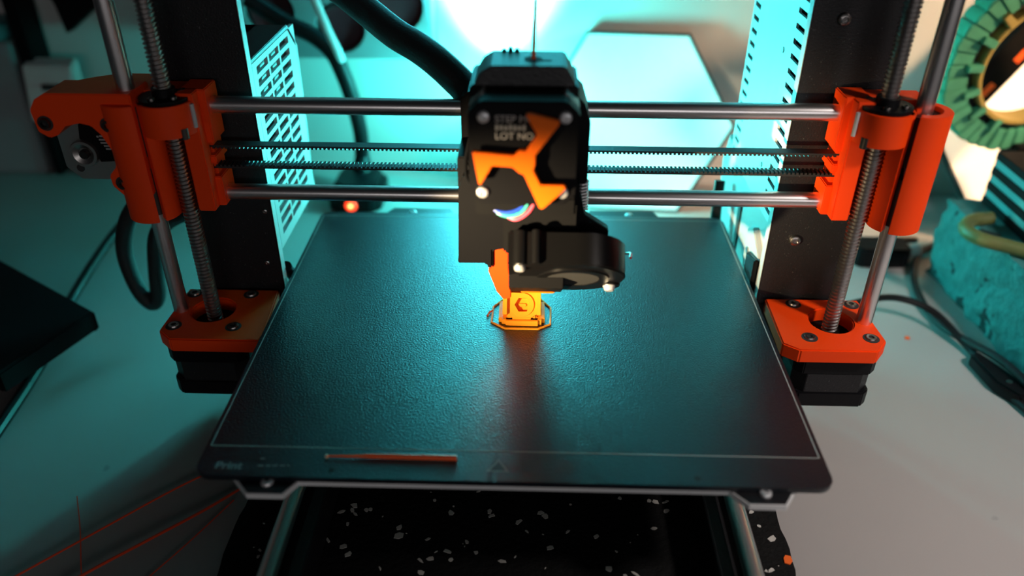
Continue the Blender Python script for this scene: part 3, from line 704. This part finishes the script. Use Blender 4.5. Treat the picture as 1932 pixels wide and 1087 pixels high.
# filament strand feeding in from above, and the cable sleeve
bm = B(); tube(bm, [(5.6, 72.4, 139), (5.8, 72.6, 150), (6.2, 73, 175), (6.6, 74, 260), (7, 75, 330)], 0.875, 10)
tag(finish(bm, 'filament_strand', 'filament', None), 'thin orange filament strand running down into the extruder', 'filament')
bm = B(); tube(bm, [(-18, 122, 104), (-27.5, 129, 111.2), (-39, 136, 119.6), (-50, 145, 124.6), (-62, 153, 129), (-78, 166, 137), (-94, 176, 146), (-120, 186, 160)], 7.4, 14)
tag(finish(bm, 'cable_sleeve', 'sleeve', None), 'thick black cable sleeve rising behind the extruder to upper left', 'cable')

# orange tool lying on the front strip
tl = thing('needle_tool', (-49, -5.8, 0), 'thin orange plastic needle with pale tip lying on the sheet front strip', 'needle')
bm = B(); tube(bm, [(-59.6, -5.6, 1.25), (-50, -5.6, 1.25), (-22.6, -5.7, 1.3)], lambda t: 0.95+0.3*t, 12); finish(bm, 'shaft', 'filament', tl)
bm = B(); tube(bm, [(-75.0, -6.0, 1.2), (-66, -5.8, 1.2), (-59.6, -5.6, 1.25)], lambda t: 0.35+0.5*t, 10); finish(bm, 'needle', 'filament', tl)
bm = B(); lathe(bm, [(0, 0), (0.8, 0.2), (0.9, 0.8), (0.5, 1.4), (0, 1.5)], (-75.4, -6.0, 0.35), 12); finish(bm, 'tip', 'tip', tl)

# ------------------------------------------------------------------ light sources behind the printer
lt_ = thing('light_tube', (-20, 386, TZ), 'glowing cyan light tube standing behind the extruder', 'lamp')
bm = B(); lathe(bm, [(0, 0), (20, 0), (20, 6), (14, 9), (0, 9)], (-20, 386, TZ), 28); finish(bm, 'foot', 'black', lt_)
bm = B(); cyl(bm, (-20, 386, TZ+9), (-20, 386, -34), 4, n=16); finish(bm, 'post', 'black', lt_)
bm = B(); cyl(bm, (-20, 386, -34), (-20, 386, 34), 10, n=28); finish(bm, 'glow_tube', 'tube', lt_)
bm = B(); ring_sector(bm, -20, 386, 20, 21.2, -40, 41, R(184), R(205), 12); finish(bm, 'light_blocker', 'black', lt_)  # unseen curved screen added to keep cyan light off the left desk
bm = B(); lathe(bm, [(0, 0), (12, 0), (22, 4), (9, 7), (0, 7)], (-20, 386, 34), 28); finish(bm, 'end_cap', 'black', lt_)

def hex_panel(name, centre_x, y_base, side, lean, face, label):
    """hexagonal light panel standing on a flat edge and leaning back"""
    t = thing(name, (centre_x, y_base, TZ), label, 'light panel')
    h = side*math.sqrt(3)/2
    pts = [(side*math.cos(PI/3*i), h+side*math.sin(PI/3*i)) for i in range(6)]
    inn = [((side-3)*math.cos(PI/3*i), h+(side-3)*math.sin(PI/3*i)) for i in range(6)]
    mx = Matrix.Translation((centre_x, y_base, TZ)) @ Matrix.Rotation(R(-3.5), 4, 'Z') @ Matrix.Rotation(R(-lean), 4, 'X')
    b = B(); prism(b, pts, 'y', 1.2, 11, ()); bmesh.ops.transform(b, matrix=mx, verts=b.verts); finish(b, 'panel_back', 'hex_frame', t, 0.4)
    b = B(); prism(b, pts, 'y', 0, 1.4, [inn]); bmesh.ops.transform(b, matrix=mx, verts=b.verts); finish(b, 'rim', 'hex_frame', t, 0.2)
    b = B(); prism(b, inn, 'y', 0.5, 1.2); bmesh.ops.transform(b, matrix=mx, verts=b.verts); finish(b, 'diffuser', face, t)
    return t
# wall washer standing behind the tube: its beam runs up the wall
ul = thing('wall_washer', (-30, 405, TZ), 'black wall washer lamp standing behind the extruder', 'lamp')
bm = B(); lathe(bm, [(0, 0), (15, 0), (15, 60), (13.6, 60), (13.6, 42), (0, 42)], (-30, 405, TZ), 28); finish(bm, 'can', 'black', ul)
light('wall_washer_beam', 'SPOT', (-30, 405, TZ+56), (-22, 468, 165), 150, (0.07, 0.82, 1.0), spot_size=R(58), spot_blend=1.0, shadow_soft_size=0.008)

hex_panel('hexagon_lamp', 91, 393, 87, 21, 'hex_face', 'cyan-lit hexagonal light panel leaning on the wall right of the extruder')
hex_panel('hexagon_lamp', 432, 372, 97, 20, 'warm_face', 'cream-lit hexagonal light panel behind the green ring')

# plug with the red lamp
pg = thing('power_plug', (-148, 412, TZ), 'black power plug with a glowing red lamp behind the bed', 'plug')
bm = B(); prism(bm, octo(-170, -124, 380, 436, 8), 'z', TZ, TZ+15); finish(bm, 'plug_base', 'black', pg, 1.5)
bm = B(); prism(bm, octo(-166, -128, 388, 434, 9), 'z', TZ+15, TZ+22); finish(bm, 'plug_top', 'black', pg, 2)
bm = B(); cyl(bm, (-146, 424, TZ+19), (-146, 430, TZ+33), 9, 7, n=18); finish(bm, 'strain_relief', 'rubber', pg, 0.5)
bm = B(); bmesh.ops.create_uvsphere(bm, u_segments=16, v_segments=10, radius=5.2)
for v in bm.verts: v.co = Vector((v.co.x-149, v.co.y*0.5+379.4, v.co.z+TZ+7.6))
finish(bm, 'lamp_lens', 'red_led', pg)
bm = B(); bmesh.ops.create_uvsphere(bm, u_segments=12, v_segments=8, radius=1.9)
for v in bm.verts: v.co = Vector((v.co.x-149, v.co.y*0.5+376.8, v.co.z+TZ+8.2))
finish(bm, 'lamp_core', 'led_core', pg)
pcb_ = thing('plug_cable', (-150, 420, -50), 'thick black cable bending up from the plug, with a pale straight sleeve', 'cable')
bm = B(); tube(bm, [(-146, 429, -50), (-144, 424, -36), (-143, 416, -18), (-145, 408, 8), (-149, 403, 30), (-155, 400, 48), (-168, 398, 62), (-190, 396, 74), (-215, 394, 92)], 6.6, 12); finish(bm, 'black_lead', 'rubber', pcb_)
bm = B(); tube(bm, [(-173, 388, 132), (-163, 386, 100), (-154.5, 386, 73), (-148.5, 390, 53), (-148, 398, 44)], 3.4, 10); o = finish(bm, 'pale_sleeve', 'white_stick', pcb_); o['label'] = 'pale straight sleeve slanting in front of the red discs'

# rack of dark red bottles on the wall
holes = [(-154, 61, 20.5), (-211, 72, 20.5), (-105, 78, 20.5), (-260, 66, 20.5)]
bm = B(); prism(bm, [(-300, 35), (-78, 35), (-78, 130), (-300, 130)], 'y', 430, 473, [circle(x, z, r, 32) for x, z, r in holes])
tag(finish(bm, 'bottle_rack', 'rack', None, 0.8), 'grey wall rack board with round openings at upper left', 'rack')
for (x, z, r), wd in zip(holes, ('bottle end in the rack hole behind the pale slanting sleeve', 'bottle end in the rack hole above the slotted case', 'bottle end in the rack hole beside the cable sleeve', 'bottle end in the leftmost rack hole behind the upright')):
    b = ylathe([(0, 1.0), (11, 1.0), (16.5, 2.5), (18.6, 0.5), (19.2, -3), (19.2, -38)], (x, 436, z-0.9), 32)
    tag(finish(b, 'bottle', 'bottle_red', None), 'dark red '+wd, 'bottle')

# ------------------------------------------------------------------ clutter at the left
bm = B(); tube(bm, [(-190, 172, 34), (-212, 182, 30), (-232, 188, 16), (-243, 190, 1), (-249.6, 191, -20), (-247, 190, -44), (-240.5, 190, -56), (-235, 190, -50), (-231.5, 190, -30), (-226, 189, -8), (-217, 187, 4), (-203, 183, 13), (-184, 178, 20)], 5.0, 12, 8)
tag(finish(bm, 'cable_loop', 'sleeve', None), 'thick black cable hanging in a loop beside the left motor mount', 'cable')
bm = B(); tube(bm, [(-285, 352, -20), (-300, 325, -46), (-314, 280, -64), (-321, 232, TZ+4), (-312, 190, TZ+4), (-303, 153, TZ+4), (-296, 97, TZ+4), (-290, 30, TZ+4)], 3.6, 10)
tag(finish(bm, 'black_cable', 'rubber', None), 'straight black cable running under the dark slab at left', 'cable')
sb = thing('black_slab', (-335, 180, TZ), 'flat black slab with its corner pointing right at the left edge', 'slab')
slab = [(-271.5, 176), (-304, 109), (-420, 165), (-388, 232)]
bm = B(); prism(bm, [(-275, 175.5), (-272, 178), (-381, 249), (-420, 190), (-298, 112)][:5], 'z', -70, -55.5); finish(bm, 'slab_body', 'black_matte', sb, 1.5)
for x, y in ((-345, 215), (-330, 150), (-390, 205)):
    bm = B(); cyl(bm, (x, y, TZ), (x, y, -70), 5, n=14); finish(bm, 'foot', 'rubber', sb)
# background at the left against the wall
cb = thing('grey_cabinet', (-520, 470, TZ), 'dim grey cabinet at the far left against the wall', 'cabinet')
bm = B(); box(bm, -600, -455, 455, 500, TZ, 38); finish(bm, 'body', 'cabinet', cb, 1.5)
bm = B(); box(bm, -452.5, -441, 462, 492, TZ, 75); finish(bm, 'side_post', 'black_matte', cb, 0.8)
bm = B(); prism(bm, [(-520, 456), (-460, 456), (-456, 470), (-466, 492), (-520, 494)], 'z', 38, 54)
tag(finish(bm, 'cyan_lit_box', 'stripe_cyan_lit', None, 3), 'box painted as if lit cyan, lying on top of the grey cabinet', 'box')
wbx = thing('white_box', (-432, 460, TZ), 'pale box with a dark slot beside the grey cabinet', 'box')
bm = B(); prism(bm, [(445, -30), (470, -30), (470, 22), (455, 18)], 'x', -448, -404); finish(bm, 'body', 'white_plastic', wbx, 1.2)
bm = B(); prism(bm, [(448.0, -2), (449.3, 3.0), (451, 3.0), (450, -2)], 'x', -432, -416); finish(bm, 'slot', 'inside', wbx)
for x in (-446, -412):
    bm = B(); box(bm, x, x+7, 452, 468, TZ, -29); finish(bm, 'leg', 'black_matte', wbx, 0.4)
b = B(); prism(b, [(-411, 41), (-379, 65), (-345, 100), (-345, 150), (-440, 150), (-424, 90), (-415, 66)], 'y', 476, 491)
tag(finish(b, 'dark_wall_panel', 'black_matte', None, 0.6), 'black angular panel on the wall with its point hanging down', 'panel')

# ------------------------------------------------------------------ clutter at the right
fm = thing('foam_block', (360, 215, TZ), 'rough teal carved foam block at the right edge of the desk', 'foam')
import mathutils.noise as mn
def rough_block(x0, x1, y0, y1, z0, z1, n, amp, skew=0.0):
    b = B(); box(b, x0, x1, y0, y1, z0, z1)
    bmesh.ops.subdivide_edges(b, edges=b.edges[:], cuts=n, use_grid_fill=True)
    for v in b.verts:
        p = v.co.copy(); k = mn.noise(p*0.055)*amp+mn.noise(p*0.16)*amp*0.5+mn.noise(p*0.4)*amp*0.25
        c = Vector(((x0+x1)/2, (y0+y1)/2, p.z)); d = (p-c); d.z = 0.4 if p.z > z1-1 else 0
        if d.length: v.co += d.normalized()*k
        if v.co.z < z0+0.5: v.co.z = z0
        v.co.x += skew*(v.co.y-y1)*0.1
    return b
finish(rough_block(311, 430, 128, 298, TZ, -24, 30, 4.5, -0.6), 'foam_body', 'foam', fm)
st = thing('striped_stack', (375, 250, -24), 'striped block of black and painted cyan-lit layers standing on the carved foam', 'block')
for i in range(7):
    z0 = -22.5+i*5.6
    bm = B(); d = 0.9 if i % 2 else 0
    box(bm, 331+d, 430, 175, 291-d, z0, z0+5.6); finish(bm, 'black_layer' if i % 2 == 0 else 'cyan_lit_layer', 'black_matte' if i % 2 == 0 else 'stripe_cyan_lit', st, 0.3)
# ring of printed stone blocks with an olive inner rim
RC = Vector((366, 345, 66))
rg = thing('stone_ring', (366, 345, TZ), 'green ring of printed stone blocks with an olive inner rim', 'ring')
RM = Matrix.Translation(RC) @ Matrix.Rotation(R(8), 4, 'Z') @ Matrix.Rotation(R(6), 4, 'X')
def rpart(b, name, m, bev):
    bmesh.ops.transform(b, matrix=RM, verts=b.verts); return finish(b, name, m, rg, bev)
nb = 42
for i in range(nb):
    a0 = 2*PI*i/nb+R(0.12); a1 = 2*PI*(i+1)/nb-R(0.12); ro = 68+random.uniform(-0.7, 1.4); ri = 52
    pl = [(ri*math.cos(a0), ri*math.sin(a0)), (ro*math.cos(a0), ro*math.sin(a0)), (ro*math.cos((a0+a1)/2)*1.01, ro*math.sin((a0+a1)/2)*1.01), (ro*math.cos(a1), ro*math.sin(a1)), (ri*math.cos(a1), ri*math.sin(a1))]
    b = B(); prism(b, pl, 'y', -9+random.uniform(-.8, .8), 8); rpart(b, 'stone_block', 'ring_green', 0.9)
b = B(); prism(b, circle(0, 0, 52.6, 52), 'y', -3, 7, [circle(0, 0, 46, 52)]); rpart(b, 'dark_inner_ring', 'hex_frame', 0.5)
b = B(); prism(b, circle(0, 0, 46.6, 52), 'y', -12, 5, [circle(0, 0, 43, 52)]); rpart(b, 'inner_rim', 'ring_yellow', 0.8)
for a in (122, 140, 160, 182, 204, 226, 250):
    c, s_ = math.cos(R(a)), math.sin(R(a)); t = Vector((-s_, 0, c)); rdir = Vector((c, 0, s_))
    b = B(); v = []
    for yy in (-12.5, -6):
        for rr, tt in ((44, -3.2), (56, -2.4), (56, 2.4), (44, 3.2)):
            p = rdir*rr+t*tt; v.append(b.verts.new((p.x, yy, p.z)))
    b.faces.new(v[:4][::-1]); b.faces.new(v[4:])
    for k in range(4): b.faces.new((v[k], v[(k+1) % 4], v[4+(k+1) % 4], v[4+k]))
    rpart(b, 'rim_bracket', 'ring_yellow' if a < 150 else 'ring_green', 0.6)
bm = B(); box(bm, 372, 412, 335, 358, TZ, 2); finish(bm, 'stand', 'black_matte', rg, 0.8)
# black bar behind the ring, two orange reflections painted on as patches
br = thing('black_bar', (392, 404, 0), 'black slanting bar with two painted orange reflections seen through the green ring', 'bar')
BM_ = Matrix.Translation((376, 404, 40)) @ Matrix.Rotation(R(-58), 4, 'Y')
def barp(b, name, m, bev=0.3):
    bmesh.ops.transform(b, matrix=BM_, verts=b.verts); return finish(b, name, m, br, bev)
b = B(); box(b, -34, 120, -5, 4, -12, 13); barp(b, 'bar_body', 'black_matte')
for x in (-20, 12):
    b = B(); box(b, x, x+11, -5.5, -4.8, -7, -1.5); barp(b, 'orange_reflection', 'filament')
# horseshoe of olive plastic on the foam
bm = B(); tube(bm, [(322, 258, -19), (309, 255, -19), (300, 247, -19), (297, 236, -19), (302, 226, -19), (312, 219, -19), (330, 206, -19)], 4.6, 12)
tag(finish(bm, 'olive_horseshoe', 'olive', None), 'olive plastic horseshoe-shaped tube lying on the foam block', 'tube')
# cables and adapter
bm = B(); tube(bm, [(196, 196, -58), (236, 219, -62), (261, 227, -66), (281, 219, -71), (293, 196, TZ+6), (297, 178, TZ+3.4), (298, 150, TZ+3.4), (310, 100, TZ+3.4)], 2.4, 10)
tag(finish(bm, 'thin_cable', 'rubber', None), 'thin black cable arching from the right motor towards the foam block', 'cable')
bm = B(); tube(bm, [(330, 330, TZ+4), (312, 315, TZ+5), (299, 292, TZ+5), (291, 268, TZ+4), (287, 240, TZ+4), (289, 215, TZ+4), (295, 192, TZ+8), (301, 170, TZ+12.4), (306, 150, TZ+12.4), (314, 120, TZ+9), (326, 95, TZ+4)], 2.6, 10)
tag(finish(bm, 'glossy_cable', 'rubber', None), 'glossy black cable curving along the foot of the foam block', 'cable')
bm = B(); tube(bm, [(338, 338, TZ+4), (322, 326, TZ+4), (309, 316, TZ+8), (300, 318, TZ+12), (302, 330, TZ+9), (318, 338, TZ+5)], 2.6, 10)
tag(finish(bm, 'coiled_lead', 'rubber', None), 'short black lead coiled on the desk behind the foam block', 'cable')
cn = thing('cable_connector', (298, 160, TZ), 'black cable connector lying at the foot of the foam block', 'connector')
bm = B(); prism(bm, [(289, 178), (296, 182), (308, 152), (309, 138), (300, 136), (292, 150)], 'z', TZ, TZ+9); finish(bm, 'body', 'black', cn, 1.5)
bm = B(); cyl(bm, (300, 150, TZ+8.8), (300, 150, TZ+9.4), 1.8, n=14); finish(bm, 'screw', 'bolt', cn)
ad = thing('adapter', (282, 312, TZ), 'small black adapter on the desk behind the right motor mount', 'adapter')
bm = B(); prism(bm, octo(258, 300, 300, 324, 4), 'z', TZ, TZ+16); finish(bm, 'body', 'black', ad, 1.5)
bm = B(); cyl(bm, (300, 312, TZ+9), (310, 313, TZ+11), 6.5, 4.5, n=16); finish(bm, 'strain_relief', 'grey_plastic', ad, 0.6)
# orange filament strands at the lower left, scraps at the right
strs = [([(-141, 60, TZ+1.6), (-158, 40, TZ+2.4), (-178, 20, TZ+3), (-197, 2, TZ+3), (-212, -12, TZ+2)], 0.75, 'thick orange plastic strand curling out below the sheet corner'),
        ([(-160, 72, TZ+1.4), (-180, 53, TZ+2), (-204, 27, TZ+2.4), (-228, 2, TZ+2), (-244, -14, TZ+1.6)], 0.55, 'long orange plastic strand farthest left on the dark desk'),
        ([(-146, 48, TZ+1.2), (-158, 22, TZ+1.6), (-170, 0, TZ+1.4), (-178, -14, TZ+1)], 0.35, 'fine orange plastic strand nearest the rubber mat'),
        ([(-222, 40, TZ+10), (-211, 20, TZ+9), (-204, 4, TZ+5), (-200, -6, TZ+0.6)], 0.28, 'short upright orange wisp crossing the other strands')]
for pts, r, lab in strs:
    bm = B(); tube(bm, pts, r, 7); tag(finish(bm, 'orange_strand', 'strand', None), lab, 'strand')
for x, y, s_, lab in ((262, 207, 1.6, 'orange plastic scrap on the desk beside the thin cable'), (296, 283, 1.3, 'orange plastic scrap near the coiled lead')):
    bm = B(); prism(bm, [(x-s_, y-s_*.6), (x+s_*.8, y-s_), (x+s_*1.3, y+s_*.5), (x-s_*.3, y+s_)], 'z', TZ, TZ+0.8)
    tag(finish(bm, 'plastic_scrap', 'filament', None), lab, 'scrap')
